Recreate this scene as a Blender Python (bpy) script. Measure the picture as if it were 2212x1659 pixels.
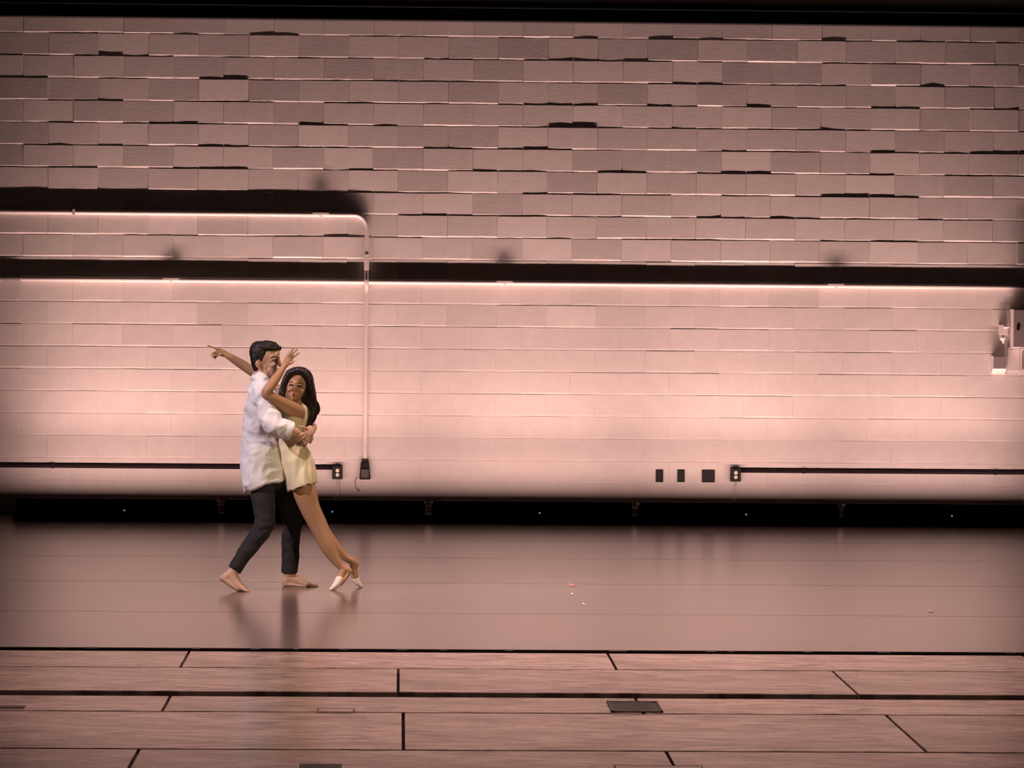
import bpy, bmesh, math, random
from mathutils import Vector, Matrix, noise, Euler
from mathutils.bvhtree import BVHTree

for o in list(bpy.data.objects):
    bpy.data.objects.remove(o, do_unlink=True)
scene = bpy.context.scene
C = scene.collection
random.seed(7)

# ------------------------------------------------------------------ camera
IW, IH, F = 2212.0, 1659.0, 7800.0
CAM_H, CAM_Y = 2.17, -33.0                       # back wall face is the plane y = 0, floor z = 0
d_ = Vector(((866 - IW / 2) / F, -(605 - IH / 2) / F, -1)).normalized()   # direction of world +y in the camera
x_ = Vector((1, -0.0086, 0)); x_ = (x_ - d_ * x_.dot(d_)).normalized()
z_ = x_.cross(d_)
R = Matrix((x_, d_, z_))                          # camera -> world
CAM = Vector((0, CAM_Y, CAM_H))
cd = bpy.data.cameras.new('camera'); cam = bpy.data.objects.new('camera', cd); C.objects.link(cam)
cam.matrix_world = Matrix.Translation(CAM) @ R.to_4x4()
cd.sensor_fit = 'HORIZONTAL'; cd.sensor_width = 36; cd.lens = 36 * F / IW
cd.clip_start = 0.5; cd.clip_end = 200
scene.camera = cam

# ------------------------------------------------------------------ world, stage lamps, exposure
w = bpy.data.worlds.new('dark_theatre'); scene.world = w; w.use_nodes = True
bg = w.node_tree.nodes['Background']; bg.inputs[0].default_value = (0, 0, 0, 1); bg.inputs[1].default_value = 0.0   # closed dark house: no ambient light
scene.view_settings.view_transform = 'Standard'; scene.view_settings.look = 'None'
scene.view_settings.gamma = 1; scene.view_settings.use_curve_mapping = False
scene.view_settings.exposure = 0.0

def spot(name, loc, aim, power, col, angle, blend=0.6, size=0.12):
    l = bpy.data.lights.new(name, 'SPOT'); l.energy = power; l.color = col
    l.spot_size = math.radians(angle); l.spot_blend = blend; l.shadow_soft_size = size
    o = bpy.data.objects.new(name, l); C.objects.link(o); o.location = loc
    o.rotation_euler = (Vector(aim) - Vector(loc)).to_track_quat('-Z', 'Y').to_euler()
    return o
# lamps on the lighting bars over and in front of the stage
spot('stage_lamp_side_offscreen', (-7.5, -12.5, 6.5), (-0.75, -7.7, 1.0), 3100, (1.0, 0.79, 0.88), 16, 0.5, 0.10)
spot('stage_lamp_front_offscreen', (6.5, -19.0, 6.5), (-0.75, -7.7, 0.9), 2400, (1.0, 0.76, 0.42), 10, 0.5, 0.10)
spot('stage_lamp_apron_offscreen', (0.9, -14.6, 9.0), (0.9, -13.6, 0), 3200, (1.0, 0.70, 0.62), 62, 1.0, 0.4)
spot('stage_lamp_mid_offscreen', (1.2, -8.6, 9.0), (1.2, -9.4, 0), 4000, (1.0, 0.68, 0.66), 52, 1.0, 0.4)

# power of one floor strip: wide, medium and narrow lens
STRIP_COL = (1.0, 0.60, 0.53)
STRIP_P = 8.8

# ------------------------------------------------------------------ helpers
def ray(px, py):
    return R @ Vector(((px - IW / 2) / F, -(py - IH / 2) / F, -1))
def W(px, py, y=0.0):                             # point of the picture on the upright plane at depth y
    r = ray(px, py); return CAM + r * ((y - CAM_Y) / r.y)
def FL(px, py, z=0.0):                            # point of the picture on the floor
    r = ray(px, py); return CAM + r * ((z - CAM_H) / r.z)

def mat(name, col, rough=0.6, metal=0.0, spec=0.5, bump=0.0, bscale=40, var=0.0, vscale=6, stretch=(1, 1, 1), rand=0.0, emit=None):
    m = bpy.data.materials.new(name); m.use_nodes = True
    nt = m.node_tree; N = nt.nodes; L = nt.links
    b = N['Principled BSDF']
    b.inputs['Base Color'].default_value = (*col, 1); b.inputs['Roughness'].default_value = rough
    b.inputs['Metallic'].default_value = metal; b.inputs['Specular IOR Level'].default_value = spec
    if emit:
        b.inputs['Emission Color'].default_value = (*emit[0], 1); b.inputs['Emission Strength'].default_value = emit[1]
    if bump or var or rand:
        tc = N.new('ShaderNodeTexCoord'); mp = N.new('ShaderNodeMapping'); mp.inputs['Scale'].default_value = stretch
        L.new(tc.outputs['Object'], mp.inputs['Vector'])
        cs = None
        if var:
            n = N.new('ShaderNodeTexNoise'); n.inputs['Scale'].default_value = vscale; n.inputs['Detail'].default_value = 6
            n.inputs['Roughness'].default_value = 0.65
            L.new(mp.outputs[0], n.inputs['Vector'])
            r = N.new('ShaderNodeValToRGB')
            r.color_ramp.elements[0].position = 0.3; r.color_ramp.elements[1].position = 0.7
            r.color_ramp.elements[0].color = (*[c * (1 - var) for c in col], 1)
            r.color_ramp.elements[1].color = (*[min(1, c * (1 + var)) for c in col], 1)
            L.new(n.outputs['Fac'], r.inputs[0]); cs = r.outputs[0]
        if rand:
            oi = N.new('ShaderNodeObjectInfo'); mr = N.new('ShaderNodeMapRange')
            mr.inputs['To Min'].default_value = 1 - rand; mr.inputs['To Max'].default_value = 1 + rand
            L.new(oi.outputs['Random'], mr.inputs['Value'])
            mx = N.new('ShaderNodeVectorMath'); mx.operation = 'SCALE'
            if cs: L.new(cs, mx.inputs[0])
            else: mx.inputs[0].default_value = col
            L.new(mr.outputs[0], mx.inputs['Scale']); cs = mx.outputs[0]
        if cs: L.new(cs, b.inputs['Base Color'])
        if bump:
            n2 = N.new('ShaderNodeTexNoise'); n2.inputs['Scale'].default_value = bscale; n2.inputs['Detail'].default_value = 5
            L.new(mp.outputs[0], n2.inputs['Vector'])
            bp = N.new('ShaderNodeBump'); bp.inputs['Strength'].default_value = bump; bp.inputs['Distance'].default_value = 0.01
            L.new(n2.outputs['Fac'], bp.inputs['Height']); L.new(bp.outputs[0], b.inputs['Normal'])
    return m

def tag(o, label=None, cat=None, group=None, kind=None):
    if label: o['label'] = label
    if cat: o['category'] = cat
    if group: o['group'] = group
    if kind: o['kind'] = kind
    return o
def link(name, me, m, parent=None, smooth=False):
    if m and not me.materials: me.materials.append(m)
    o = bpy.data.objects.new(name, me); C.objects.link(o)
    if parent: o.parent = parent
    if smooth:
        for p in me.polygons: p.use_smooth = True
    return o
def obj(name, bm, m, parent=None, smooth=False):
    bmesh.ops.recalc_face_normals(bm, faces=bm.faces[:])
    me = bpy.data.meshes.new(name); bm.to_mesh(me); bm.free()
    return link(name, me, m, parent, smooth)
def empty(name, loc=(0, 0, 0)):
    o = bpy.data.objects.new(name, None); C.objects.link(o); o.location = loc; o.empty_display_size = 0.1
    return o
def own(o, e):                                     # parent keeping world place (parents here are unrotated empties)
    o.parent = e; o.matrix_parent_inverse = Matrix.Translation(e.location).inverted()
    return o
def bx(bm, x0, x1, y0, y1, z0, z1, bev=0.0):
    r = bmesh.ops.create_cube(bm, size=1)
    vs = r['verts']
    for v in vs:
        v.co = Vector(((x0 + x1) / 2 + v.co.x * (x1 - x0), (y0 + y1) / 2 + v.co.y * (y1 - y0), (z0 + z1) / 2 + v.co.z * (z1 - z0)))
    if bev:
        es = list({e for v in vs for e in v.link_edges})
        bmesh.ops.bevel(bm, geom=es, offset=bev, segments=2, affect='EDGES', profile=0.5)
    return vs
def boxo(name, m, parent, *a, **k):
    bm = bmesh.new(); bx(bm, *a, **k); o = obj(name, bm, m)
    if parent: own(o, parent)
    return o
def tube_pts(bm, pts, rad, seg=14, cap=True):      # round pipe through points
    rings = []
    n = len(pts)
    for i, p in enumerate(pts):
        t = (pts[min(i + 1, n - 1)] - pts[max(i - 1, 0)]).normalized()
        v = Vector((0, 1, 0)) - t * t.y
        if v.length < 0.2: v = Vector((1, 0, 0)) - t * t.x
        v.normalize(); u = t.cross(v)
        r = rad[i] if isinstance(rad, (list, tuple)) else rad
        rings.append([bm.verts.new(p + u * math.cos(a) * r + v * math.sin(a) * r) for a in [2 * math.pi * k / seg for k in range(seg)]])
    for a, b in zip(rings, rings[1:]):
        for k in range(seg): bm.faces.new((a[k], a[(k + 1) % seg], b[(k + 1) % seg], b[k]))
    if cap: bm.faces.new(rings[0]); bm.faces.new(rings[-1])

# ------------------------------------------------------------------ materials
M_block = mat('painted_block', (0.78, 0.735, 0.70), 0.75, spec=0.25, bump=0.12, bscale=34, var=0.05, vscale=7, rand=0.075)
M_mortar = mat('painted_mortar', (0.77, 0.73, 0.69), 0.8, spec=0.2, bump=0.12, bscale=60)
M_black = mat('black_metal', (0.012, 0.011, 0.012), 0.55, spec=0.3)
M_blackpipe = mat('black_pipe', (0.018, 0.010, 0.014), 0.6, spec=0.2)
M_dark = mat('dark_subfloor', (0.012, 0.009, 0.009), 0.9, spec=0.05)
M_marley = mat('dance_vinyl', (0.13, 0.092, 0.078), 0.20, spec=1.0, bump=0.05, bscale=18, var=0.26, vscale=3.2, stretch=(0.7, 2.6, 1))
M_pipe = mat('painted_pipe', (0.78, 0.73, 0.69), 0.45, spec=0.4)
M_grey = mat('grey_metal', (0.30, 0.26, 0.255), 0.5, spec=0.4)
M_ivory = mat('ivory_plastic', (0.85, 0.80, 0.55), 0.4)
M_pale = mat('pale_enamel', (0.80, 0.75, 0.72), 0.5)
M_blue = mat('blue_led', (0.1, 0.3, 0.8), 0.4, emit=((0.25, 0.55, 1.0), 0.38))
M_lens = mat('frosted_lens', (0.75, 0.68, 0.64), 0.4)
M_tape = mat('brown_tape', (0.07, 0.05, 0.045), 0.6)

def wood():
    m = bpy.data.materials.new('stage_plank'); m.use_nodes = True
    nt = m.node_tree; N = nt.nodes; L = nt.links; b = N['Principled BSDF']
    tc = N.new('ShaderNodeTexCoord')
    oi = N.new('ShaderNodeObjectInfo')
    def nz(scale, st, det):
        mp = N.new('ShaderNodeMapping'); mp.inputs['Scale'].default_value = st
        L.new(tc.outputs['Object'], mp.inputs['Vector'])
        n = N.new('ShaderNodeTexNoise'); n.inputs['Scale'].default_value = scale; n.inputs['Detail'].default_value = det
        n.inputs['Roughness'].default_value = 0.62
        L.new(mp.outputs[0], n.inputs['Vector']); return n
    g1 = nz(1.0, (1.3, 3.2, 1), 6); g2 = nz(1.0, (4.5, 13, 1), 5)
    r1 = N.new('ShaderNodeValToRGB'); e = r1.color_ramp.elements
    e[0].position = 0.36; e[0].color = (0.24, 0.150, 0.120, 1); e[1].position = 0.56; e[1].color = (0.42, 0.285, 0.240, 1)
    L.new(g1.outputs['Fac'], r1.inputs[0])
    r2 = N.new('ShaderNodeValToRGB'); e = r2.color_ramp.elements
    e[0].position = 0.38; e[0].color = (0.26, 0.21, 0.19, 1); e[1].position = 0.52; e[1].color = (1, 1, 1, 1)
    L.new(g2.outputs['Fac'], r2.inputs[0])
    mx = N.new('ShaderNodeMix'); mx.data_type = 'RGBA'; mx.blend_type = 'MULTIPLY'; mx.inputs[0].default_value = 0.8
    L.new(r1.outputs[0], mx.inputs[6]); L.new(r2.outputs[0], mx.inputs[7])
    mr = N.new('ShaderNodeMapRange'); mr.inputs['To Min'].default_value = 0.9; mr.inputs['To Max'].default_value = 1.1
    L.new(oi.outputs['Random'], mr.inputs['Value'])
    sc = N.new('ShaderNodeVectorMath'); sc.operation = 'SCALE'; L.new(mx.outputs[2], sc.inputs[0]); L.new(mr.outputs[0], sc.inputs['Scale'])
    L.new(sc.outputs[0], b.inputs['Base Color'])
    b.inputs['Roughness'].default_value = 0.235; b.inputs['Specular IOR Level'].default_value = 1.0
    bp = N.new('ShaderNodeBump'); bp.inputs['Strength'].default_value = 0.05; bp.inputs['Distance'].default_value = 0.004
    L.new(g2.outputs['Fac'], bp.inputs['Height']); L.new(bp.outputs[0], b.inputs['Normal'])
    return m
M_wood = wood()

# ------------------------------------------------------------------ floor: black sub-floor, vinyl sheets, plank panels
XL, XR = -7.0, 9.0
def fy(py, px=866): return FL(px, py).y
bm = bmesh.new(); bx(bm, XL, XR, -20.5, 0.3, -0.30, -0.035)
bx(bm, XL, XR, fy(1402) + 0.006, 0.3, -0.04, -0.0055)      # deck under the vinyl
floor = tag(obj('floor', bm, M_dark), 'dark stage floor under vinyl dance sheets and wooden panels', 'floor', kind='structure')
Y_edge = fy(1402)                                # front edge of the dance vinyl
seams = [Y_edge, fy(1324.5), fy(1259), fy(1205), fy(1166), 0.15]
for a, b in zip(seams, seams[1:]):
    bm = bmesh.new(); bx(bm, XL, XR, a + 0.006, b - 0.006, -0.006, 0.0, bev=0.002)
    own(obj('vinyl_sheet', bm, M_marley), floor)
def panel(x0, x1, y0, y1):
    bm = bmesh.new(); bx(bm, -(x1 - x0) / 2 + 0.007, (x1 - x0) / 2 - 0.007, -(y1 - y0) / 2 + 0.020, (y1 - y0) / 2 - 0.020, -0.035, 0.0, bev=0.004)
    o = obj('plank_panel', bm, M_wood); o.location = ((x0 + x1) / 2, (y0 + y1) / 2, 0.0)
    return own(o, floor)
def row(ya, yb, joints):                           # ya nearer edge, yb farther edge
    xs = sorted(joints)
    while xs[0] > XL: xs.insert(0, xs[0] - 2.44)
    while xs[-1] < XR: xs.append(xs[-1] + 2.44)
    for a, b in zip(xs, xs[1:]): panel(a, b, ya, yb)
jx = lambda px, py: FL(px, py).x
row(fy(1444), fy(1408.5), [jx(399, 1424), jx(1323, 1430)])
row(fy(1495.5), fy(1444), [jx(860, 1472), jx(1829, 1477)])
row(fy(1539), fy(1505), [jx(357, 1523), jx(1381, 1523)])
row(fy(1620), fy(1539), [jx(871, 1580), jx(1960, 1586)])
row(fy(1704), fy(1620), [jx(288, 1640), jx(1447, 1638)])
row(fy(1790), fy(1704), [jx(871, 1740)])
# short tabs of tape across the slot at the edge of the vinyl
bmt = bmesh.new(); bx(bmt, -0.5, 0.5, -0.5, 0.5, 0.0, 0.003)
bmesh.ops.recalc_face_normals(bmt, faces=bmt.faces[:]); tme = bpy.data.meshes.new('tape_tab'); bmt.to_mesh(tme); bmt.free(); tme.materials.append(M_tape)
for px, wd in ((136, 16), (197, 34), (424, 18), (552, 22), (640, 14), (742, 22), (868, 26), (958, 18), (1100, 20), (1335, 44), (1535, 24), (1578, 16), (1745, 20), (1910, 34), (2185, 24)):
    p = FL(px, 1404 + 0.0062 * (px - 866)); o = bpy.data.objects.new('tape_tab', tme); C.objects.link(o)
    o.location = (p.x, fy(1402) - 0.045, 0.0005); o.scale = (wd / 430, 0.07, 1); own(o, floor)

# ------------------------------------------------------------------ back wall of concrete blocks
CH = 0.2032
z0 = W(100, 70.5).z                                # a bed joint
BL = (W(2149, 110).x - W(105, 95).x) / 19
xA = W(105, 95).x; xB = xA - BL / 2
bm = bmesh.new(); bx(bm, XL, XR, 0.0, 0.3, -0.3, 5.6)
wall = tag(obj('wall_back', bm, M_mortar), 'painted concrete block wall lit from below behind the dancers', 'wall', kind='structure')
def block_mesh(bm, x0, x1, zl, amp, ox=0.0, oz=0.0):
    # front face stands proud of the mortar plane by an uneven amount; its lower lip slopes back to the mortar
    base = 0.0025 * (0.5 if amp < 0.003 else 1) + amp * random.random() ** 1.7
    n = 4
    pl = [max(0.001, base + amp * 0.35 * (random.random() - 0.5)) for _ in range(n + 1)]
    tilt = (random.random() - 0.5) * amp * 0.8
    gap = 0.0004
    lip = 0.011 + 0.006 * random.random()
    cols = []
    for i in range(n + 1):
        x = x0 + gap + (x1 - x0 - 2 * gap) * i / n
        e = 0.0
        xi = x + (0.004 if i == 0 else -0.004 if i == n else 0)
        jb = (random.random() - 0.5) * 0.004; jt = (random.random() - 0.5) * 0.004
        pb = pl[i] - tilt; pt = pl[i] + tilt
        cols.append([bm.verts.new((c[0] - ox, c[1], c[2] - oz)) for c in (
            (x, 0.01, zl + 0.001), (x, -0.0005, zl + 0.001), (xi, -max(0.001, pb) + e * 0.5, zl + lip + jb),
            (xi, -max(0.001, pt) + e * 0.5, zl + CH - 0.005 + jt), (x, -0.0005, zl + CH - 0.001), (x, 0.01, zl + CH - 0.001))])
    for a, b in zip(cols, cols[1:]):
        for k in range(5): bm.faces.new((a[k], b[k], b[k + 1], a[k + 1]))
    bm.faces.new(cols[0]); bm.faces.new(cols[-1])
ku = math.floor((5.35 - z0) / CH); kl = math.floor((0 - z0) / CH)
rest = bmesh.new(); cnt = 0
todo = []
for k in range(kl, ku):
    zl = z0 + k * CH
    xs0 = xA if k % 2 else xB                        # course just under the first joint (k=-1) starts on A
    i0 = math.floor((XL + 0.3 - xs0) / BL); i1 = math.floor((XR - 0.3 - xs0) / BL)
    for i in range(i0, i1):
        x0 = xs0 + i * BL
        amp = 0.0062 if zl > 2.25 else 0.0022
        vis = W(0, 300).x - BL * 0.6 < x0 < W(2212, 300).x - BL * 0.35 and zl + CH < W(866, 30).z + 0.1
        todo.append((zl, x0, amp, vis))
todo.sort(key=lambda t: (-t[0], t[1]))
for zl, x0, amp, vis in todo:
    if vis and cnt < 300:
        bm = bmesh.new(); block_mesh(bm, x0, x0 + BL, zl, amp, x0, zl)
        o = obj('concrete_block', bm, M_block); o.location = (x0, 0, zl); own(o, wall); cnt += 1
    else:
        block_mesh(rest, x0, x0 + BL, zl, amp)
o = obj('concrete_blocks', rest, M_block); own(o, wall); o['kind'] = 'stuff'

# ------------------------------------------------------------------ steel beam along the top of the wall
bT = W(866, 15).z; bB = W(866, 46.5).z
r = empty('steel_beam', (0, -0.12, bB))
tag(r, 'black steel beam running along the top of the block wall', 'beam')
boxo('web', M_black, r, XL, XR, -0.125, -0.105, bB + 0.012, bT - 0.012)
boxo('flange', M_black, r, XL, XR, -0.16, 0.004, bB, bB + 0.014, bev=0.003)
boxo('flange', M_black, r, XL, XR, -0.16, 0.004, bT - 0.014, bT, bev=0.003)
# ------------------------------------------------------------------ conduits on the wall
PR = 0.0235
def strap(parent, p, m=M_pipe, reach=0.034):
    bm = bmesh.new()
    bx(bm, p.x - 0.012, p.x + 0.012, -2 * PR - 0.006, 0.002, p.z - PR - 0.004, p.z + PR + 0.004, bev=0.003)
    if reach > 0.01:                                # wide clamp plate with a nose
        yf = -2 * PR - 0.004
        pl = [(-0.075, yf), (-0.07, yf - 0.010), (-0.012, yf - reach), (0.012, yf - reach), (0.07, yf - 0.010), (0.075, yf), (0.07, -PR), (-0.07, -PR)]
        lo = [bm.verts.new((p.x + a, b, p.z - 0.004)) for a, b in pl]; hi = [bm.verts.new((p.x + a, b, p.z + 0.014)) for a, b in pl]
        bm.faces.new(lo); bm.faces.new(hi)
        for i in range(8): bm.faces.new((lo[i], lo[(i + 1) % 8], hi[(i + 1) % 8], hi[i]))
    bx(bm, p.x - 0.016, p.x + 0.016, -0.012, 0.0, p.z + PR - 0.002, p.z + PR + 0.022, bev=0.002)
    own(obj('strap', bm, m), parent)
def coupling(parent, a, b, m=M_grey):
    bm = bmesh.new(); d = (b - a).normalized() * 0.006
    tube_pts(bm, [a, a + d, b - d, b], [k_ * (PR if abs(d.x) > 0.001 else 0.0188) for k_ in (1.05, 1.25, 1.25, 1.05)]); own(obj('coupling', bm, m, smooth=False), parent)
yc = -PR - 0.002
# upper conduit with its bend and long drop
r = empty('wall_conduit', W(789, 1000)); tag(r, 'pale painted conduit running across the blocks then bending down to a black box', 'conduit')
zu = W(700, 463).z; xv = W(791, 700).x; rb = 0.115
pts = [Vector((XL, yc, zu))] + [Vector((XL + (xv - rb - XL) * t, yc, zu)) for t in (0.5, 1.0)]
for a in range(10, 91, 10):
    pts.append(Vector((xv - rb + rb * math.sin(math.radians(a)), yc, zu - rb + rb * math.cos(math.radians(a)))))
zb = W(789, 1003).z
zlow = W(791, 608).z
hop = lambda z: yc - 0.040 * math.exp(-((z - zlow) / 0.05) ** 2)
n = 60
for i in range(1, n + 1):
    z = zu - rb + (zb - zu + rb) * i / n; pts.append(Vector((xv, hop(z), z)))
bm = bmesh.new(); tube_pts(bm, pts, [PR] * 4 + [PR - 0.0006 * k for k in range(8)] + [0.0188] * (len(pts) - 12)); own(obj('pipe', bm, M_pipe, smooth=True), r)
strap(r, Vector((W(693, 463).x, 0, zu))); strap(r, Vector((W(160, 463).x, 0, zu)), reach=0.004)
coupling(r, Vector((xv, yc - 0.003, W(791, 602).z + 0.08)), Vector((xv, yc - 0.003, W(791, 562).z + 0.06)), M_pipe)
# lower straight conduit
r = empty('wall_conduit', W(1090, 608)); tag(r, 'long pale painted conduit running straight across the whole block wall', 'conduit')
zl_ = zlow
bm = bmesh.new(); tube_pts(bm, [Vector((XL, yc, zl_)), Vector((0, yc, zl_)), Vector((XR, yc, zl_))], PR); own(obj('pipe', bm, M_pipe, smooth=True), r)
for px in (370, 1090, 1805): strap(r, Vector((W(px, 608).x, 0, zl_)))
coupling(r, Vector((W(4, 604).x, yc, zl_)), Vector((W(46, 604).x, yc, zl_)))
# black conduits low on the wall
zk = W(400, 1008).z; zk2 = W(1800, 1018).z
KR = 0.019
for nm, xa, xb, z in (('a', XL, W(722, 1010).x, zk), ('b', W(1597, 1018).x, XR, zk2)):
    r = empty('wall_conduit', ((xa + xb) / 2, 0, z))
    tag(r, 'thin black conduit low on the wall behind the dancing couple' if nm == 'a' else 'thin black conduit low on the wall leading from the outlet beside three black plates', 'conduit')
    bm = bmesh.new(); tube_pts(bm, [Vector((xa, -KR, z)), Vector(((xa + xb) / 2, -KR, z)), Vector((xb, -KR, z))], KR); own(obj('pipe', bm, M_blackpipe, smooth=True), r)
    for t in (0.3, 0.6, 0.9) if nm == 'a' else (0.1, 0.4, 0.7):
        x = xa + (xb - xa) * t
        boxo('strap', M_blackpipe, r, x - 0.01, x + 0.01, -2 * KR - 0.003, 0, z - KR - 0.003, z + KR + 0.003)

# ------------------------------------------------------------------ outlets, plates and small boxes
def outlet(px, py, label):
    p = W(px, py); r = empty('outlet_box', (p.x, 0, p.z)); tag(r, label, 'outlet', 'black outlet boxes on the wall')
    hw, hh, dp = 0.047, 0.062, 0.062
    boxo('body', M_black, r, p.x - hw, p.x + hw, -dp, 0.003, p.z - hh, p.z + hh, bev=0.004)
    boxo('cover', M_black, r, p.x - hw + 0.006, p.x + hw - 0.006, -dp - 0.003, -dp + 0.001, p.z - hh + 0.006, p.z + hh - 0.006)
    for s in (0.019, -0.021):
        bm = bmesh.new()
        bmesh.ops.create_cone(bm, segments=18, radius1=0.0175, radius2=0.016, depth=0.006, cap_ends=True,
                              matrix=Matrix.Translation((p.x + 0.001, -dp - 0.004, p.z + s)) @ Matrix.Rotation(math.radians(90), 4, 'X'))
        rc = own(obj('receptacle', bm, M_ivory), r)
        for q in (-0.006, 0.006):
            so = boxo('slot', M_black, None, p.x + 0.001 + q - 0.0012, p.x + 0.001 + q + 0.0012, -dp - 0.0078, -dp - 0.006, p.z + s - 0.002, p.z + s + 0.006)
            so.parent = rc; so.matrix_parent_inverse = (Matrix.Translation(r.location) @ rc.matrix_parent_inverse).inverted()
    bm = bmesh.new(); q = Vector((p.x + 0.008, -0.016, p.z - hh + 0.004))
    tube_pts(bm, [q, q + Vector((0, 0, -0.10)), q + Vector((-0.006, 0, -0.14)), q + Vector((-0.03, 0.0, -0.19)), q + Vector((-0.03, 0.0, -0.30))], 0.013)
    own(obj('stub_conduit', bm, M_pipe, smooth=True), r)
outlet(729, 1020, 'black outlet box with ivory duplex sockets on the wall behind the dancers')
outlet(1588, 1025, 'black outlet box with ivory duplex sockets beside the three black plates')
def plate(px, py, wpx, hpx, label):
    p = W(px, py); hw = wpx / 472; hh = hpx / 472
    r = empty('wall_plate', (p.x, 0, p.z)); tag(r, label, 'wall plate', 'black wall plates')
    boxo('plate', M_black, r, p.x - hw, p.x + hw, -0.013, 0.004, p.z - hh, p.z + hh, bev=0.003)
    for s in (-1, 1):
        bm = bmesh.new()
        bmesh.ops.create_cone(bm, segments=8, radius1=0.004, radius2=0.003, depth=0.004, cap_ends=True,
                              matrix=Matrix.Translation((p.x, -0.0145, p.z + s * hh * 0.72)) @ Matrix.Rotation(math.radians(90), 4, 'X'))
        own(obj('screw', bm, M_black), r)
plate(1424.5, 1028, 16, 27, 'narrow black wall plate farthest from the outlet box with ivory sockets')
plate(1471, 1028, 16, 27, 'narrow black wall plate next to the wide square black plate')
plate(1530, 1028.5, 28, 27, 'wide square black wall plate between a narrow plate and the outlet box')
p = W(788.5, 1015); r = empty('junction_box', (p.x, 0, p.z)); tag(r, 'small dark junction box at the foot of the pale dropping conduit', 'junction box')
bm = bmesh.new(); vs = bx(bm, p.x - 0.052, p.x + 0.052, -0.075, 0.003, p.z - 0.085, p.z + 0.075)
for v in vs:
    if v.co.z > p.z: v.co.x = p.x + (v.co.x - p.x) * 0.72; v.co.y *= 0.8 if v.co.y < 0 else 1
bmesh.ops.bevel(bm, geom=bm.edges[:], offset=0.006, segments=2, affect='EDGES')
own(obj('body', bm, M_black), r)
boxo('cover', mat('dark_grey_cover', (0.05, 0.042, 0.045), 0.5), r, p.x - 0.036, p.x + 0.036, -0.081, -0.066, p.z - 0.065, p.z + 0.012, bev=0.003)
bm = bmesh.new(); tube_pts(bm, [Vector((xv, yc, p.z + 0.05)), Vector((xv, yc, p.z + 0.10))], PR * 1.35); own(obj('connector', bm, M_black), r)
q = W(768, 1036); bm = bmesh.new()
tube_pts(bm, [Vector((q.x + a, -0.008, q.z + b)) for a, b in ((0.012, 0.02), (-0.002, 0.0), (-0.006, -0.03), (0.0, -0.06), (0.014, -0.088), (0.028, -0.108), (0.036, -0.10), (0.034, -0.085), (0.026, -0.092))], 0.0042, 8)
tag(obj('loose_wire', bm, mat('grey_wire', (0.38, 0.26, 0.25), 0.6), smooth=True), 'thin loose wire curling down the wall beside the small dark junction box', 'wire')

# ------------------------------------------------------------------ equipment at the right end of the wall
a = W(2183, 668); b = W(2212, 751); x1 = a.x + 0.42
r = empty('electrical_cabinet', (a.x, 0, b.z)); tag(r, 'grey electrical cabinet standing out from the wall above small pale boxes', 'cabinet')
DP = 0.20
sc_ = (33 - DP) / 33
a2 = W(2189, 668, -DP); b2 = W(2189, 751, -DP)
boxo('body', M_pale, r, a2.x, a2.x + 0.40, -DP + 0.012, 0.004, b2.z, a2.z, bev=0.003)
boxo('door', M_grey, r, a2.x + 0.004, a2.x + 0.396, -DP - 0.006, -DP + 0.014, b2.z + 0.004, a2.z - 0.004, bev=0.003)  # greyer than the body: shade on the cabinet front put into the colour
lt = W(2199, 709, -DP)
boxo('latch', M_black, r, lt.x - 0.014, lt.x + 0.014, -DP - 0.014, -DP - 0.005, lt.z - 0.02, lt.z + 0.02, bev=0.003)
# little switch body with round fitting
a = W(2159, 701, -0.07); b = W(2177, 724, -0.07)
r = empty('conduit_body', (a.x, 0, b.z)); tag(r, 'small grey conduit fitting with a round pale hub beside the electrical cabinet', 'conduit fitting')
boxo('body', M_pale, r, a.x, b.x, -0.07, 0.003, b.z, a.z, bev=0.004)
bm = bmesh.new(); c = W(2166, 730, -0.05)
bmesh.ops.create_uvsphere(bm, u_segments=16, v_segments=10, radius=0.028, matrix=Matrix.Translation(c)); own(obj('hub', bm, M_pale, smooth=True), r)
bm = bmesh.new(); tube_pts(bm, [c, c + Vector((0.006, 0, -0.05))], [0.016, 0.011]); own(obj('nipple', bm, M_pale, smooth=True), r)
bm = bmesh.new(); q = W(2168, 706, -0.075); tube_pts(bm, [q, q + Vector((0.052, 0, 0))], 0.011); own(obj('connector', bm, M_pale, smooth=True), r)
# lower box
a = W(2145, 769, -0.10); b = W(2174, 797, -0.10)
r = empty('junction_box', (a.x, 0, b.z)); tag(r, 'pale square junction box on the wall below the electrical cabinet', 'junction box')
bm = bmesh.new(); vs = bx(bm, a.x, b.x, -0.10, 0.003, b.z - 0.052, a.z)
for v in vs:
    if v.co.z < b.z and v.co.y < -0.05: v.co.z = b.z
own(obj('body', bm, M_pale), r)
boxo('cover', M_grey, r, a.x + 0.004, b.x - 0.004, -0.104, -0.098, b.z + 0.004, a.z - 0.004, bev=0.002)
a = W(2177, 755, -0.03); b = W(2203, 803, -0.03)
r = empty('wireway', (a.x, 0, b.z)); tag(r, 'flat pale wireway dropping from under the electrical cabinet', 'wireway')
boxo('body', M_pale, r, a.x, b.x, -0.03, 0.003, b.z, a.z + 0.02, bev=0.003)
boxo('cover', M_pale, r, a.x + 0.01, b.x - 0.01, -0.034, -0.028, b.z + 0.01, a.z, bev=0.002)
a = W(2205, 757, -0.05)
r = empty('wireway', (a.x + 0.06, 0, a.z - 0.2)); tag(r, 'deeper pale wireway beside the flat one under the electrical cabinet', 'wireway')
boxo('body', M_pale, r, a.x, a.x + 0.12, -0.05, 0.003, a.z - 0.19, a.z + 0.02, bev=0.003)
boxo('cover', M_grey, r, a.x + 0.012, a.x + 0.108, -0.054, -0.048, a.z - 0.17, a.z, bev=0.002)

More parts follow.
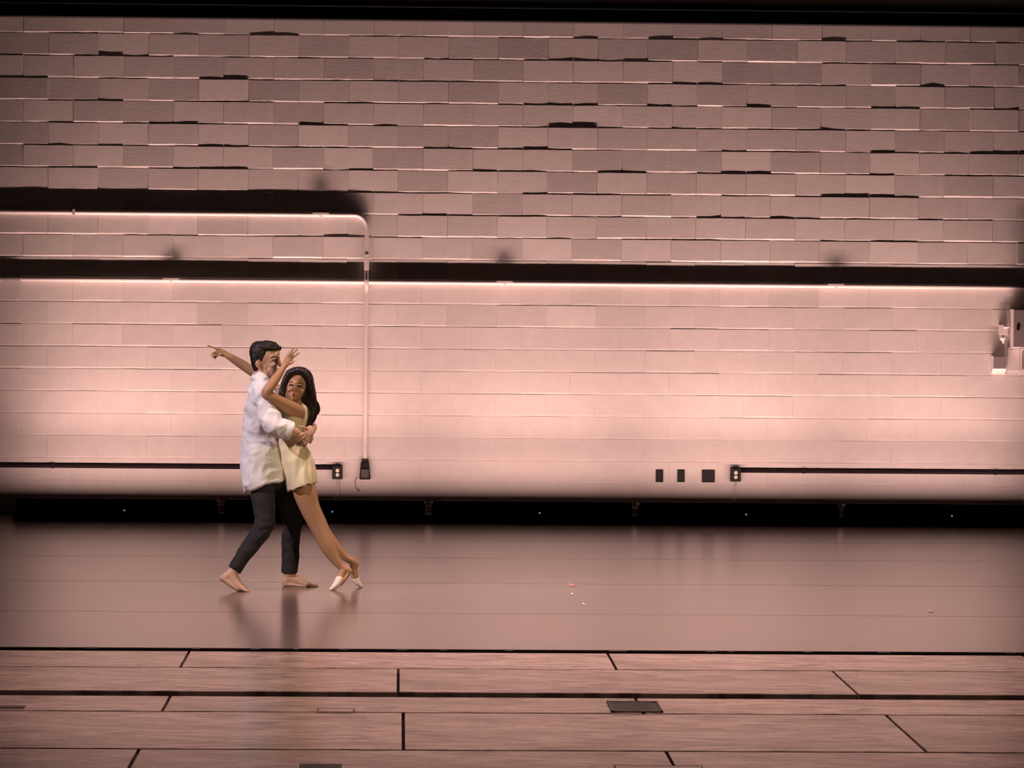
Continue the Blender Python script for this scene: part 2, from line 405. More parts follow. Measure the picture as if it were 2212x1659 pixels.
# ------------------------------------------------------------------ LED strip lights on the floor before the wall
YS = -33 + 7800 / 242.3 + 0.0                      # front plane of the strips
YS = -(33 - 7800 / 242.3)
zt = W(866, 1081, YS).z
edges = [W(px, 1081 + 0.0078 * (px - 866), YS).x for px in (27, 474, 921, 1368, 1815, 2262)]
pitch = (edges[-1] - edges[0]) / 5
def strip_parts(root, xc):
    hl = pitch / 2 - 0.036
    def part(name, m, *a, **k):
        o = boxo(name, m, None, *a, **k); o.parent = root; return o
    part('front_panel', M_black, -hl, hl, 0.0, 0.014, 0.075, zt, bev=0.003)
    part('rear_panel', M_black, -hl, hl, 0.250, 0.262, 0.05, 0.1830, bev=0.002)
    for s in (-1, 1): part('end_cap', M_black, s * hl - 0.006, s * hl + 0.006, 0.0, 0.26, 0.05, 0.182)
    part('chassis', M_black, -hl, hl, 0.006, 0.256, 0.05, 0.155)
    part('lens', M_lens, -hl + 0.06, hl - 0.06, 0.20, 0.248, 0.154, 0.170)
    part('base_rail', M_black, -pitch / 2 + 0.002, pitch / 2 - 0.002, 0.004, 0.16, 0.0, 0.078)
    for s in (-1, 1): part('bracket', M_grey, s * (hl + 0.02) - 0.004, s * (hl + 0.02) + 0.004, 0.05, 0.12, 0.07, 0.15)
    for s in (-0.55, -0.1, 0.35, 0.72): part('bolt', M_grey, s * hl - 0.006, s * hl + 0.006, -0.004, 0.004, zt - 0.008, zt + 0.003)
    bm = bmesh.new(); bmesh.ops.create_uvsphere(bm, u_segments=10, v_segments=6, radius=0.009, matrix=Matrix.Translation((0.068, -0.002, zt - 0.105)))
    o = obj('status_light', bm, M_blue); o.parent = root
    o = part('clip', M_black, -0.05, 0.05, -0.01, 0.002, 0.08, 0.10)
def strip_light(root, spread, tilt, power, col=STRIP_COL):
    l = bpy.data.lights.new('strip_lamp', 'AREA'); l.shape = 'RECTANGLE'; l.size = pitch - 0.20; l.size_y = 0.03
    l.energy = power; l.color = col; l.spread = math.radians(spread)
    o = bpy.data.objects.new('strip_lamp', l); C.objects.link(o); o.parent = root
    o.location = (0, 0.226, 0.180)
    o.rotation_euler = (math.radians(180 - tilt), 0, 0)   # facing up, leaning to the wall by the tilt
gain = [1.0, 0.97, 1.0, 1.04, 0.96]
for i in range(5):
    xc = edges[0] + pitch * (i + 0.5)
    root = empty('strip_light', (xc, YS, 0)); strip_parts(root, xc)
    who = ['under the pointing arm of the embracing dancers', 'directly behind the dancing couple', 'next to the one behind the couple',
           'below the narrow black wall plates', 'nearest the electrical cabinet'][i]
    tag(root, 'long black floor strip light ' + who, 'strip light', 'black strip lights along the foot of the wall')
    g = gain[i] * STRIP_P
    strip_light(root, 180, 10, g * 1.62); strip_light(root, 95, 2, g * 2.1); strip_light(root, 46, 2, g * 0.95)

# ------------------------------------------------------------------ things on and in the front floor
def fquad(name, m, parent, px0, px1, py0, py1, zt_=0.004, zb_=0.0):
    ya, yb = fy(py1), fy(py0); xa = FL(px0, (py0 + py1) / 2).x; xb = FL(px1, (py0 + py1) / 2).x
    return boxo(name, m, parent, xa, xb, ya, yb, zb_, zt_)
ya, yb = fy(1537), fy(1514.5); xa = FL(1314, 1525).x; xb = FL(1424, 1525).x
r = empty('floor_vent', ((xa + xb) / 2, (ya + yb) / 2, 0)); tag(r, 'dark rectangular metal floor vent with slats set in the front planks', 'floor vent')
M_vent = mat('vent_metal', (0.075, 0.062, 0.055), 0.6)
boxo('tray', M_vent, r, xa, xb, ya, yb, -0.002, 0.002)
fw = 0.012
boxo('frame', M_vent, r, xa, xb, yb - 0.03, yb, 0.0, 0.007); boxo('frame', M_vent, r, xa, xb, ya, ya + 0.03, 0.0, 0.007)
boxo('frame', M_vent, r, xa, xa + fw, ya, yb, 0.0, 0.007); boxo('frame', M_vent, r, xb - fw, xb, ya, yb, 0.0, 0.007)
ns = 16
for i in range(1, ns):
    x = xa + (xb - xa - 0.03) * i / ns
    boxo('slat', M_vent, r, x - 0.0045, x + 0.0045, ya + 0.02, yb - 0.02, 0.001, 0.006)
M_line = mat('pocket_edge', (0.10, 0.06, 0.05), 0.7)
def pocket(px0, px1, py0, py1, label, dark=False):
    ya, yb = fy(py1), fy(py0); pm = (py0 + py1) / 2; xa = FL(px0, pm).x; xb = FL(px1, pm).x
    r = empty('floor_pocket', ((xa + xb) / 2, (ya + yb) / 2, 0)); tag(r, label, 'floor pocket')
    boxo('rim', M_line, r, xa, xb, ya, yb, -0.001, 0.002)
    boxo('lid', M_vent if dark else M_wood, r, xa + 0.008, xb - 0.008, ya + 0.035, yb - 0.035, 0.0, 0.0035)
pocket(684, 766, 1531, 1541, 'small wooden floor pocket lid outlined in dark, behind the grain streaks')
pocket(646, 738, 1651.5, 1664, 'dark floor pocket lid set in the planks along the shadow of the couple', True)
pocket(1328, 1520, 1651.5, 1672, 'wide wooden floor pocket lid set in the planks in front of the vent')
pocket(-30, 50, 1529, 1535.5, 'dark slot like floor pocket lid close to the black gap in the planks', True)
def petal(px, py, rad, col, label):
    p = FL(px, py); bm = bmesh.new()
    bmesh.ops.create_uvsphere(bm, u_segments=10, v_segments=6, radius=1)
    for v in bm.verts:
        x, y, z = v.co; v.co = Vector((x * rad, y * rad * 4.5, 0.004 + z * 0.002 + 0.008 * max(0, y) ** 2))
    mn = min(v.co.z for v in bm.verts)
    for v in bm.verts: v.co.z -= mn
    o = obj('petal', bm, mat('petal_' + str(px), col, 0.6), smooth=True); o.location = (p.x, p.y, 0.0005); o.rotation_euler.z = 0.12 * random.random()
    tag(o, label, 'petal', 'scraps lying on the dance floor')
petal(1236, 1265, 0.020, (0.85, 0.35, 0.33), 'small pink petal lying on the dance floor')
petal(1236, 1284, 0.010, (0.85, 0.72, 0.68), 'tiny white scrap on the dance floor between the pink petal and another white scrap')
petal(1261, 1306, 0.010, (0.85, 0.74, 0.66), 'tiny white scrap on the dance floor farthest from the pink petal')
petal(2011, 1321, 0.016, (0.62, 0.50, 0.50), 'pale grey scrap lying alone on the dance floor near a seam')

# ------------------------------------------------------------------ the two dancers
YD = -7.7                                          # depth of the couple; dy below is metres behind that plane
PXM = 308.0
def P(px, py, dy=0.0): return W(px, py, YD + dy)

def limb(bm, st, seg=16, flat=False):
    """stations (px, py, dy, r_px[, r_depth_m]); rounded ends"""
    pts = [P(s[0], s[1], s[2]) for s in st]; ru = [s[3] / PXM for s in st]
    rv = [(s[4] if len(s) > 4 else s[3] / PXM) for s in st]
    # refine with Catmull-Rom
    n = len(pts); q = []
    def cr(a, b, c, d, t): return 0.5 * ((2 * b) + (c - a) * t + (2 * a - 5 * b + 4 * c - d) * t * t + (3 * b - a - 3 * c + d) * t ** 3)
    for i in range(n - 1):
        i0, i3 = max(i - 1, 0), min(i + 2, n - 1)
        k = 5
        for j in range(k):
            t = j / k
            q.append((cr(pts[i0], pts[i], pts[i + 1], pts[i3], t), max(0.001, cr(ru[i0], ru[i], ru[i + 1], ru[i3], t)), max(0.001, cr(rv[i0], rv[i], rv[i + 1], rv[i3], t))))
    q.append((pts[-1], ru[-1], rv[-1]))
    # round caps
    ta = (q[0][0] - q[1][0]).normalized(); tb = (q[-1][0] - q[-2][0]).normalized()
    ra, rb_ = min(q[0][1], q[0][2]), min(q[-1][1], q[-1][2])
    head = [(q[0][0] + ta * ra * math.sin(a), q[0][1] * math.cos(a), q[0][2] * math.cos(a)) for a in (1.3, 0.85, 0.4)]
    tail = [(q[-1][0] + tb * rb_ * math.sin(a), q[-1][1] * math.cos(a), q[-1][2] * math.cos(a)) for a in (0.4, 0.85, 1.3)]
    if flat: tail = []
    q = head + q + tail
    rings = []; m = len(q); lastu = None
    for i, (p, a, b) in enumerate(q):
        t = (q[min(i + 1, m - 1)][0] - q[max(i - 1, 0)][0]).normalized()
        v = Vector((0, 1, 0)) - t * t.y
        if v.length < 0.25: v = Vector((0, 0, 1)) - t * t.z
        v.normalize(); u = t.cross(v)
        rings.append([bm.verts.new(p + u * math.cos(c) * a + v * math.sin(c) * b) for c in [2 * math.pi * k / seg for k in range(seg)]])
    for a, b in zip(rings, rings[1:]):
        for k in range(seg): bm.faces.new((a[k], a[(k + 1) % seg], b[(k + 1) % seg], b[k]))
    bm.faces.new(rings[0]); bm.faces.new(rings[-1])
def ball(bm, px, py, dy, rx, rz, rd, rot=0.0, yaw=0.0):
    mt = Matrix.Translation(P(px, py, dy)) @ Matrix.Rotation(math.radians(yaw), 4, 'Z') @ Matrix.Rotation(math.radians(rot), 4, 'Y') @ Matrix.Diagonal((rx / PXM, rd, rz / PXM, 1))
    bmesh.ops.create_uvsphere(bm, u_segments=20, v_segments=14, radius=1, matrix=mt)
def skin_over(bm, voxel, smooth=3, factor=0.5):
    """fuse overlapping closed shapes into one continuous surface"""
    bmesh.ops.recalc_face_normals(bm, faces=bm.faces[:])
    me = bpy.data.meshes.new('tmp'); bm.to_mesh(me); bm.free()
    o = bpy.data.objects.new('tmp', me); C.objects.link(o)
    r = o.modifiers.new('r', 'REMESH'); r.mode = 'VOXEL'; r.voxel_size = voxel; r.use_smooth_shade = True
    s = o.modifiers.new('s', 'SMOOTH'); s.factor = factor; s.iterations = smooth
    dg = bpy.context.evaluated_depsgraph_get(); dg.update()
    out = bpy.data.meshes.new_from_object(o.evaluated_get(dg))
    bpy.data.objects.remove(o, do_unlink=True); bpy.data.meshes.remove(me)
    return out
def wrinkle(me, fn):
    ns = [v.normal.copy() for v in me.vertices]
    for v, n in zip(me.vertices, ns): v.co = v.co + n * fn(v.co)
    me.update()
def sole(me, z=0.001):
    for v in me.vertices:
        if v.co.z < z: v.co.z = z
def fingers(bm, lst, r=2.6):
    for f in lst: limb(bm, [(x, y, d, r * (1 - 0.10 * i)) for i, (x, y, d) in enumerate(f)], seg=10)
def hem_drop(me, ztop, zbot, xa, xb, da, db, lim=None):
    for v in me.vertices:
        k = max(0.0, min(1.0, (ztop - v.co.z) / (ztop - zbot)))
        t = max(0.0, min(1.0, (v.co.x - xa) / (xb - xa)))
        v.co.z -= k * (da + (db - da) * t)
def put(name, me, m, parent, label=None):
    me.name = name
    o = link(name, me, m, None, smooth=True); own(o, parent)
    if label: o['label'] = label
    return o
def on_skin(bvh, px, py, lift=0.0):                # point of a face under the picture point
    r = ray(px, py).normalized(); hit = bvh.ray_cast(CAM, r)
    return hit[0] - r * lift if hit[0] else P(px, py, -0.1)
def patch(bvh, pts, r, m, name, parent, lift=0.0, label=None):
    """a slim raised feature (brow, lid, lip) lying on the face through the given picture points"""
    bm = bmesh.new(); q = [on_skin(bvh, x, y, lift) for x, y in pts]
    if len(q) == 1: q = [q[0] - Vector((0.002, 0, 0)), q[0] + Vector((0.002, 0, 0))]
    n = len(q); rr = [r * (0.45 + 0.55 * math.sin(math.pi * (i + 0.5) / n)) / PXM for i in range(n)]
    tube_pts(bm, q, rr, 10); o = obj(name, bm, m, smooth=True); own(o, parent)
    if label: o['label'] = label
    return o

def skinmat(name, col, sub=(1.0, 0.35, 0.2)):
    m = mat(name, col, 0.5, spec=0.35, bump=0.05, bscale=90, var=0.06, vscale=14)
    b = m.node_tree.nodes['Principled BSDF']; b.inputs['Subsurface Weight'].default_value = 0.08
    b.inputs['Subsurface Radius'].default_value = sub; b.inputs['Subsurface Scale'].default_value = 0.01
    return m
M_skin1 = skinmat('skin_light', (0.60, 0.365, 0.26)); M_skin2 = skinmat('skin_tan', (0.44, 0.245, 0.135))
M_shirt = mat('white_cotton', (0.80, 0.78, 0.77), 0.8, spec=0.2, bump=0.15, bscale=120)
M_trouser = mat('charcoal_cloth', (0.030, 0.027, 0.030), 0.85, spec=0.2, bump=0.2, bscale=140)
M_dress = mat('cream_satin', (0.72, 0.63, 0.42), 0.6, spec=0.3, bump=0.15, bscale=80)
M_hair1 = mat('short_dark_hair', (0.014, 0.010, 0.008), 0.5, spec=0.35, bump=0.9, bscale=60, var=0.3, vscale=30)
M_hair2 = mat('long_dark_hair', (0.016, 0.010, 0.008), 0.38, spec=0.45, bump=0.9, bscale=26, var=0.3, vscale=20, stretch=(3.2, 3.2, 0.7))
M_brow = mat('brow', (0.03, 0.018, 0.012), 0.7); M_eye = mat('eye', (0.02, 0.014, 0.012), 0.25)
M_lip1 = mat('lip_pale', (0.36, 0.15, 0.13), 0.5); M_lip2 = mat('lip_dark', (0.30, 0.08, 0.07), 0.4)
M_shoe = mat('cream_shoe', (0.82, 0.70, 0.56), 0.55)

# ---------------- man in white shirt
man = empty('person', FL(590, 1274)); man.location.z = 0
tag(man, 'barefoot dancer in loose white shirt and charcoal trousers holding a partner', 'person')
torso = [(562, 812, 0, 15, .062), (564, 824, 0, 21, .11), (566, 838, 0, 29, .172), (568, 862, 0, 34.5, .178), (565, 900, 0, 38, .170),
         (563, 945, 0, 37.5, .160), (564, 985, 0, 42, .180), (566, 1015, 0, 46, .20), (572, 1036, 0, 42, .21)]
thR = [(572, 1038, -.08, 22), (568, 1070, -.10, 26), (571, 1104, -.12, 23.5), (569, 1136, -.14, 22.5), (548, 1168, -.16, 19), (525, 1202, -.18, 17), (506, 1232, -.195, 15.5)]
thL = [(604, 1038, .08, 24), (618, 1070, .11, 28), (629, 1104, .14, 24), (632, 1138, .17, 21), (628, 1172, .20, 20), (627, 1208, .22, 19), (625, 1238, .225, 18)]
def shrink(st, k, dk=0.0): return [(*s[:3], s[3] * k, *([s[4] * k - dk] if len(s) > 4 else [])) for s in st]
bm = bmesh.new()
limb(bm, shrink(torso, 0.8)); limb(bm, shrink(thR, 0.74)); limb(bm, shrink(thL, 0.74))
ball(bm, 588, 1030, 0, 30, 26, .15)
limb(bm, [(556, 833, 0, 15.5), (561, 812, 0, 15.5), (568, 792, 0, 17)])                      # neck
# head: skull, face, jaw, nose, ear
ball(bm, 569, 768, 0, 28.5, 26, .073, rot=-12)
ball(bm, 582, 775, 0, 21, 24, .064, rot=8, yaw=-12)
limb(bm, [(566, 800, 0, 12, .055), (578, 807, 0, 12, .050), (590, 811, -.004, 9, .030)])     # jaw
limb(bm, [(586, 797, -.004, 14, .046), (588, 806, -.004, 12, .040), (589, 814, -.004, 8, .026)])   # chin and mouth
ball(bm, 598, 764, -.004, 6.5, 12, .046); ball(bm, 600, 771, -.006, 4.2, 3, .042)            # forehead and brow ridge
limb(bm, [(600.5, 773, -.006, 3.4, .011), (603, 782, -.008, 4.2, .014), (605, 788.5, -.009, 4.4, .018)])
ball(bm, 601, 799, -.006, 3.2, 2.2, .020); ball(bm, 600.5, 804, -.006, 3.0, 2.2, .019); ball(bm, 596, 815, -.006, 5, 4.5, .018)
ball(bm, 588, 788, -.045, 9, 6, .016)                                                          # cheekbone
for s in (-1, 1):
    limb(bm, [(557, 780, .072 * s, 2.6, .007), (553.5, 785, .078 * s, 2.6, .007), (556, 792, .074 * s, 2.4, .006), (559.5, 794, .069 * s, 2, .006)])
    ball(bm, 558, 786, .067 * s, 4.5, 6.5, .010)
# right arm round the partner
armR = [(570, 850, -.135, 12), (578, 884, -.205, 11), (590, 914, -.255, 11), (620, 927, -.255, 12.5), (648, 938, -.215, 8.5)]
limb(bm, armR)
limb(bm, [(648, 938, -.215, 8.5, .022), (657, 942, -.195, 9.5, .016), (666, 946, -.17, 9, .014)])
fingers(bm, [[(664, 940, -.165), (670, 941, -.15), (675, 942, -.125)], [(665, 944, -.165), (672, 946, -.145), (676, 947, -.12)],
             [(665, 948, -.165), (671, 951, -.145), (674, 952, -.12)], [(663, 951, -.165), (668, 955, -.15), (671, 957, -.13)], [(655, 936, -.205), (660, 930, -.20), (664, 927, -.19)]])
# left arm passes behind the partner, hand comes round to clasp the right wrist
armL = [(572, 850, .135, 12), (612, 885, .205, 12), (650, 908, .20, 13), (668, 916, .10, 11), (676, 922, .01, 9)]
limb(bm, armL)
limb(bm, [(676, 922, .01, 8.5, .024), (674, 926, -.07, 10, .026), (668, 932, -.14, 11.5, .020), (662, 936, -.19, 10, .014)])
fingers(bm, [[(664, 926, -.19), (656, 924, -.225), (649, 921, -.235)], [(662, 932, -.20), (651, 940, -.243), (640, 948, -.240)],
             [(663, 937, -.20), (653, 947, -.238), (643, 953, -.232)], [(665, 941, -.19), (658, 953, -.215), (651, 963, -.205)],
             [(668, 943, -.175), (663, 956, -.195), (657, 967, -.185)]], r=3.0)
# feet
limb(bm, [(512, 1222, -.19, 11), (501, 1238, -.20, 11.5, .034), (487, 1247, -.20, 9.5, .030), (481, 1249, -.20, 8, .026)])
limb(bm, [(500, 1238, -.20, 11, .034), (507, 1254, -.21, 11, .036), (518, 1266, -.22, 9, .042), (527, 1272, -.225, 6.5, .046)])
limb(bm, [(484, 1248, -.20, 8, .03), (500, 1262, -.21, 7, .034), (516, 1272, -.22, 6, .04)])
for i in range(5):
    dd = -.265 + i * .021; ln = [8.5, 9, 8, 7, 5.5][i]
    limb(bm, [(526, 1273 - i * 0.5, dd + .004, 3.2), (526 + ln * .6, 1275.5 - i * .6, dd, 2.9 if i else 3.4), (526 + ln * 1.3, 1277.5 - i * .65, dd, 2.4)], seg=8)
limb(bm, [(625, 1228, .225, 12), (624, 1244, .225, 12, .034), (618, 1256, .225, 10.5, .032)])
limb(bm, [(622, 1246, .225, 12, .032), (640, 1253, .222, 11, .035), (656, 1259, .218, 8, .042), (668, 1263, .215, 5.5, .046)])
limb(bm, [(618, 1260, .225, 8.5, .030), (640, 1264, .222, 5, .034), (662, 1265.5, .218, 4, .044)])
for i in range(5):
    dd = .175 + i * .020; ln = [13, 14, 12.5, 10.5, 8][i]
    limb(bm, [(668, 1264 - i * .3, dd, 3.4), (668 + ln * .6, 1265 - i * .5, dd, 3.0 if i else 3.6), (668 + ln * 1.25, 1267 - i * .55, dd, 2.5)], seg=8)
me = skin_over(bm, 0.0042, 3); sole(me)
bvh = BVHTree.FromPolygons([v.co.copy() for v in me.vertices], [p.vertices[:] for p in me.polygons])
body = put('body', me, M_skin1, man)
patch(bvh, [(584, 773.5), (589, 770.5), (595, 770), (600, 771.5)], 1.3, M_brow, 'eyebrow', man)
patch(bvh, [(587, 779), (591, 777.5), (596, 778), (598.5, 779.5)], 1.25, M_eye, 'eye', man)
patch(bvh, [(594, 802), (598, 801.3), (602, 801.5)], 1.1, M_lip1, 'mouth', man)
# hair
bm = bmesh.new()
ball(bm, 562, 762, 0, 23.5, 25.5, .082, rot=-10)
ball(bm, 570, 750, 0, 28, 13.5, .080, rot=6)
limb(bm, [(558, 748, 0, 10, .07), (574, 743.5, 0, 8, .065), (590, 745, 0, 7, .055), (601, 751, 0, 4.5, .045)])
limb(bm, [(585, 752, 0, 7, .066), (596, 753, 0, 4.5, .058), (602, 755, 0, 2.5, .045)])
limb(bm, [(552, 770, 0, 12, .076), (553, 786, 0, 10, .068), (554, 797, 0, 7, .056)])
for s in (-1, 1): limb(bm, [(567, 762, .064 * s, 6.5, .016), (565, 773, .066 * s, 4.0, .011), (564, 779, .066 * s, 2.0, .007)])
for i in range(26):                                  # short tufts along the top
    t = i / 25; a = -0.05 + 0.17 * random.random()
    x = 546 + 58 * t; y = 742.5 + 22 * (t - 0.42) ** 2 * (2.6 if t < .42 else 1.1); dd = random.uniform(-.05, .05)
    limb(bm, [(x, y + 4, dd, 3.4), (x + 2.5, y + 1.0, dd, 2.4), (x + 4.5, y - 1.0 + random.random(), dd, 1.3)], seg=6)
me = skin_over(bm, 0.0045, 2)
wrinkle(me, lambda c: 0.003 * noise.noise(c * 70))
put('hair', me, M_hair1, man, 'short dark brushed-up hair')
# shirt with rolled sleeves
bm = bmesh.new()
limb(bm, [(*s[:3], s[3], s[4]) for s in torso[1:]] + [(573, 1041, 0, 40, .21)], seg=28, flat=True)
limb(bm, [(567, 846, -.13, 24), (576, 880, -.205, 21.5), (588, 912, -.262, 20.5), (602, 921, -.268, 19), (615, 926, -.262, 17.5)], seg=20)
limb(bm, [(569, 846, .13, 24), (612, 885, .205, 21), (642, 904, .215, 18)], seg=20)
me = skin_over(bm, 0.007, 3)
def shirt_fold(c):
    q = Vector((c.x * 4.5 + c.z * 3.2, c.y * 4, c.z * 5.5 - c.x * 3.5))
    rd = lambda v: 1 - 2 * abs(noise.noise(v))                     # creased ridges
    lo = max(0, min(1, (1.35 - c.z) * 2.2))
    return 0.014 * rd(q) + 0.011 * rd(q * 2.1 + Vector((3, 1, 7))) + 0.013 * lo * rd(Vector((c.x * 6 + c.z * 2.5, c.y * 6, c.z * 1.6))) - 0.010
wrinkle(me, shirt_fold)
hem_drop(me, P(560, 1000).z, P(560, 1041).z, P(525, 1040).x, P(575, 1040).x, 0.055, 0.0)
shirt = put('shirt', me, M_shirt, man, 'loose white shirt with rolled sleeves')
# rolled cuffs, collar, button placket
bm = bmesh.new(); limb(bm, [(609, 923.5, -.262, 20, .066), (620, 928, -.257, 21, .068), (629, 931.5, -.25, 20.5, .066)], seg=22, flat=True); me = skin_over(bm, 0.005, 1)
wrinkle(me, lambda c: 0.005 * noise.noise(c * 22)); o = put('cuff', me, M_shirt, man); o.parent = shirt; o.matrix_parent_inverse = (Matrix.Translation(man.location) @ shirt.matrix_parent_inverse).inverted()
bm = bmesh.new()
limb(bm, [(546, 818, 0, 6, .06), (549, 812, 0, 5, .058)]); limb(bm, [(548, 815, -.05, 6, .02), (562, 823, -.085, 7, .022), (578, 831, -.075, 7.5, .025), (592, 838, -.04, 6, .022)])
limb(bm, [(548, 815, .05, 6, .02), (562, 823, .085, 7, .022), (578, 831, .075, 7.5, .025), (592, 838, .04, 6, .022)])
me = skin_over(bm, 0.005, 2); o = put('collar', me, M_shirt, man); o.parent = shirt; o.matrix_parent_inverse = (Matrix.Translation(man.location) @ shirt.matrix_parent_inverse).inverted()
# trousers
bm = bmesh.new(); limb(bm, thR, seg=20, flat=True); limb(bm, thL, seg=20, flat=True); ball(bm, 588, 1035, 0, 32, 26, .15)
me = skin_over(bm, 0.007, 3)
wrinkle(me, lambda c: 0.006 * noise.noise(Vector((c.x * 9, c.y * 9, c.z * 16))) + 0.004 * math.sin(70 * c.z + 8 * noise.noise(c * 6)) * math.exp(-((c.z - 0.42) / 0.10) ** 2))
put('trousers', me, M_trouser, man, 'dark charcoal trousers')

# ---------------- woman in cream dress
wom = empty('person', FL(745, 1272)); wom.location.z = 0
tag(wom, 'long-haired dancer in short cream dress leaning on tiptoe into an embrace', 'person')
wt = [(643, 882, -.02, 15, .10), (638, 896, -.02, 22, .135), (631, 916, -.02, 26, .132), (627, 940, -.02, 27, .118), (626, 962, -.02, 27, .112),
      (634, 985, -.02, 33, .138), (643, 1008, -.02, 35, .155), (648, 1030, -.02, 33, .160)]
lgL = [(648, 1022, -.075, 22), (657, 1060, -.085, 25), (667, 1095, -.085, 20.5), (681, 1128, -.075, 17.5), (693, 1152, -.07, 15.5), (707, 1180, -.06, 16), (724, 1208, -.055, 11.5), (738, 1224, -.05, 8.5)]
lgR = [(648, 1022, .045, 22), (659, 1060, .06, 25), (671, 1095, .085, 20), (688, 1128, .10, 17), (701, 1152, .11, 15), (718, 1178, .12, 15), (741, 1200, .13, 9.5), (758, 1211, .13, 7.5)]
bm = bmesh.new()
limb(bm, shrink(wt, 0.88)); limb(bm, lgL); limb(bm, lgR)
limb(bm, [(645, 886, -.03, 10.5), (645, 872, -.045, 10), (642, 856, -.05, 12)])                # neck
ball(bm, 644, 829, -.045, 24, 31, .082, rot=6)
ball(bm, 639, 838, -.085, 20.5, 28, .055, rot=6)
ball(bm, 636, 853, -.10, 13, 12, .042); ball(bm, 634.5, 861, -.112, 7.5, 6, .03)              # jaw and chin
limb(bm, [(637.5, 828, -.136, 2.6, .010), (635.5, 836, -.147, 3.0, .012), (634, 841.5, -.155, 3.9, .012)])  # nose
ball(bm, 627, 842, -.115, 7, 5.5, .022); ball(bm, 650, 845, -.112, 7.5, 6, .022)              # cheeks
ball(bm, 637.5, 852, -.134, 5.5, 3.2, .008)
# left arm raised to the man's face
limb(bm, [(648, 890, -.105, 15), (634, 884, -.15, 15.5), (608, 871, -.215, 14), (586, 858, -.265, 11.5), (575, 851, -.285, 10.5), (582, 838, -.285, 10.8), (595, 819, -.26, 10), (606, 803, -.235, 7.8), (613, 792, -.215, 6.4)])
limb(bm, [(613, 792, -.215, 6.4, .017), (618, 784, -.205, 8, .013), (624, 775, -.195, 8.8, .011)])
fingers(bm, [[(618, 775, -.195), (622, 765, -.195), (628, 756, -.19)], [(622, 772, -.197), (628, 762, -.20), (635, 752, -.195)],
             [(626, 773, -.197), (634, 763, -.20), (642, 754, -.195)], [(629, 777, -.195), (637, 769, -.195), (646, 762, -.19)],
             [(622, 786, -.205), (630, 785, -.205), (636, 779, -.20)]], r=2.3)
# right arm over the man's far shoulder, pointing away
limb(bm, [(641, 880, .085, 14), (622, 862, .16, 13.5), (592, 838, .245, 12.5), (566, 817, .285, 11), (545, 802, .29, 11), (522, 787, .29, 10.2), (503, 775, .285, 8.4), (489, 766.5, .28, 6.6)])
limb(bm, [(489, 766.5, .28, 6.6, .018), (480, 762, .275, 8, .014), (470, 758, .27, 7.5, .013)])
fingers(bm, [[(471, 755, .262), (460, 750.5, .255), (449, 747, .25)], [(468, 759, .27), (460, 763, .262), (456, 768, .262)],
             [(470, 762, .275), (463, 768, .27), (459, 773, .272)], [(472, 764, .28), (467, 770, .28), (464, 775, .282)], [(478, 765, .262), (470, 768, .25), (464, 767, .245)]], r=2.35)
# feet on tiptoe
limb(bm, [(735, 1221, -.05, 9), (744, 1228, -.05, 8.5), (752, 1232, -.05, 7.5), (756, 1234, -.05, 6)])
limb(bm, [(743, 1228, -.05, 8.5), (737, 1243, -.06, 8.5, .028), (730, 1257, -.075, 8, .033), (723, 1267, -.085, 5.5, .034), (716, 1273, -.09, 3.2, .026)])
limb(bm, [(755, 1233, -.05, 6), (747, 1247, -.06, 5, .02), (735, 1260, -.07, 6, .03)])
limb(bm, [(755, 1209, .13, 8), (763, 1213, .13, 8.5), (768, 1218, .13, 7.5)])
limb(bm, [(763, 1214, .13, 8.5), (765, 1231, .135, 8, .027), (767, 1247, .14, 8, .032), (773, 1259, .145, 5.5, .034), (778, 1265, .148, 3.2, .026)])
me = skin_over(bm, 0.0042, 3); sole(me)
bvh = BVHTree.FromPolygons([v.co.copy() for v in me.vertices], [p.vertices[:] for p in me.polygons])
put('body', me, M_skin2, wom)
patch(bvh, [(624.5, 826.5), (628, 824), (633, 825.5)], 1.2, M_brow, 'eyebrow', wom)
patch(bvh, [(642, 827.5), (648, 826.5), (654, 830.5)], 1.2, M_brow, 'eyebrow', wom)
patch(bvh, [(625.5, 832), (629, 831), (633, 832.5)], 2.2, M_eye, 'eye', wom)  # dark eye drawn larger to take in the shade of the socket
patch(bvh, [(642.5, 834), (647.5, 833.5), (652.5, 836)], 2.3, M_eye, 'eye', wom)  # likewise eye and socket shade in one dark patch
patch(bvh, [(632, 851), (636, 852), (640.5, 852.5), (644, 852)], 1.5, M_lip2, 'mouth', wom)
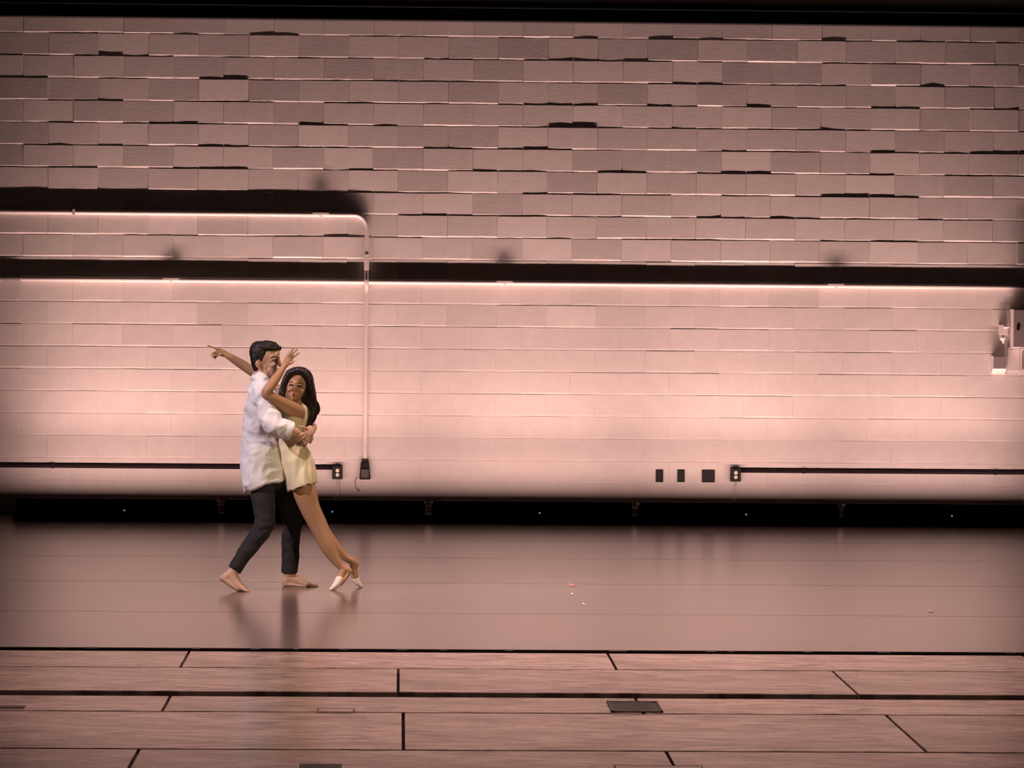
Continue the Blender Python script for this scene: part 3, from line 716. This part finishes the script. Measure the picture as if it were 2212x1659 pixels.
# hair
bm = bmesh.new()
ball(bm, 647, 826, -.015, 31, 34, .092, rot=8)
limb(bm, [(640, 800, -.08, 8, .05), (626, 806, -.085, 8, .045), (616, 822, -.085, 7, .035), (611, 842, -.085, 7.5, .03), (609, 856, -.09, 7, .028), (614, 864, -.09, 5, .022)])
limb(bm, [(642, 800, -.09, 8, .045), (656, 806, -.09, 9, .045), (667, 822, -.08, 9, .045), (672, 845, -.07, 10, .05), (673, 868, -.06, 12, .05)])
for a, b, cc, dd, e in ((665, 670, 672, 668, 661), (668, 674, 676, 672, 667), (660, 664, 665, 662, 657)):
    limb(bm, [(a - 4, 838, -.06, 11, .04), (b - 2, 862, -.06, 11.5, .04), (cc, 884, -.06, 10.5, .035), (dd, 905, -.07, 8.5, .03), (e, 921, -.07, 5, .02)])
for st in ([(680, 866, -.05, 4.5), (687, 874, -.05, 3.2), (690, 884, -.05, 2.4), (687, 893, -.05, 2.0), (680, 898, -.05, 2)],
           [(679, 890, -.05, 3), (683, 899, -.05, 2), (680, 908, -.05, 1.7), (675, 914, -.05, 1.6)]):
    limb(bm, st, seg=8)
me = skin_over(bm, 0.0045, 2)
wrinkle(me, lambda c: 0.004 * noise.noise(Vector((c.x * 60, c.y * 60, c.z * 9))))
put('hair', me, M_hair2, wom, 'long dark wavy hair')
# dress
bm = bmesh.new()
limb(bm, [(636, 899, -.02, 23, .138), (631, 916, -.02, 27.5, .137), (627, 940, -.02, 28.5, .124), (625.5, 962, -.02, 28.5, .118), (635, 985, -.02, 35, .145), (644, 1008, -.02, 36, .168), (650, 1030, -.02, 34, .190), (652.5, 1047, -.02, 31.5, .200)], seg=30, flat=True)
limb(bm, [(652, 872, -.03, 4, .05), (659, 884, -.075, 5.5, .055), (660, 900, -.085, 6, .055), (655, 916, -.08, 7, .06), (648, 930, -.07, 8, .06)], seg=14)
limb(bm, [(628, 884, .06, 5, .02), (622, 900, .06, 8, .04), (620, 920, .04, 10, .05)], seg=14)
limb(bm, [(636, 888, -.02, 16, .085), (634, 900, -.02, 22, .11)], seg=20)
me = skin_over(bm, 0.006, 3)
def pleat(c):
    k = max(0.0, min(1.0, (1.0 - c.z) * 4))
    ang = math.atan2(c.y - YD, c.x - P(648, 1030, 0).x)
    return k * 0.006 * math.sin(ang * 17 + 3 * noise.noise(c * 5)) + (1 - k) * 0.006 * noise.noise(Vector((c.x * 9, c.y * 9, c.z * 20)))
wrinkle(me, pleat)
hem_drop(me, P(650, 1010).z, P(650, 1047).z, P(618, 1040).x, P(660, 1040).x, 0.035, -0.004)
put('dress', me, M_dress, wom, 'short sleeveless cream dress')
# shoes
for st in ([(733, 1252, -.07, 9.2, .036), (728, 1261, -.08, 8.6, .038), (721, 1268, -.087, 6.4, .037), (714, 1274, -.092, 3.8, .028)],
           [(768, 1251, .142, 8.8, .035), (773, 1259, .146, 6.6, .036), (780, 1266, .15, 3.8, .028)]):
    bm = bmesh.new(); limb(bm, st, seg=18); me = skin_over(bm, 0.005, 1); sole(me); put('shoe', me, M_shoe, wom, 'pale soft dance shoe')
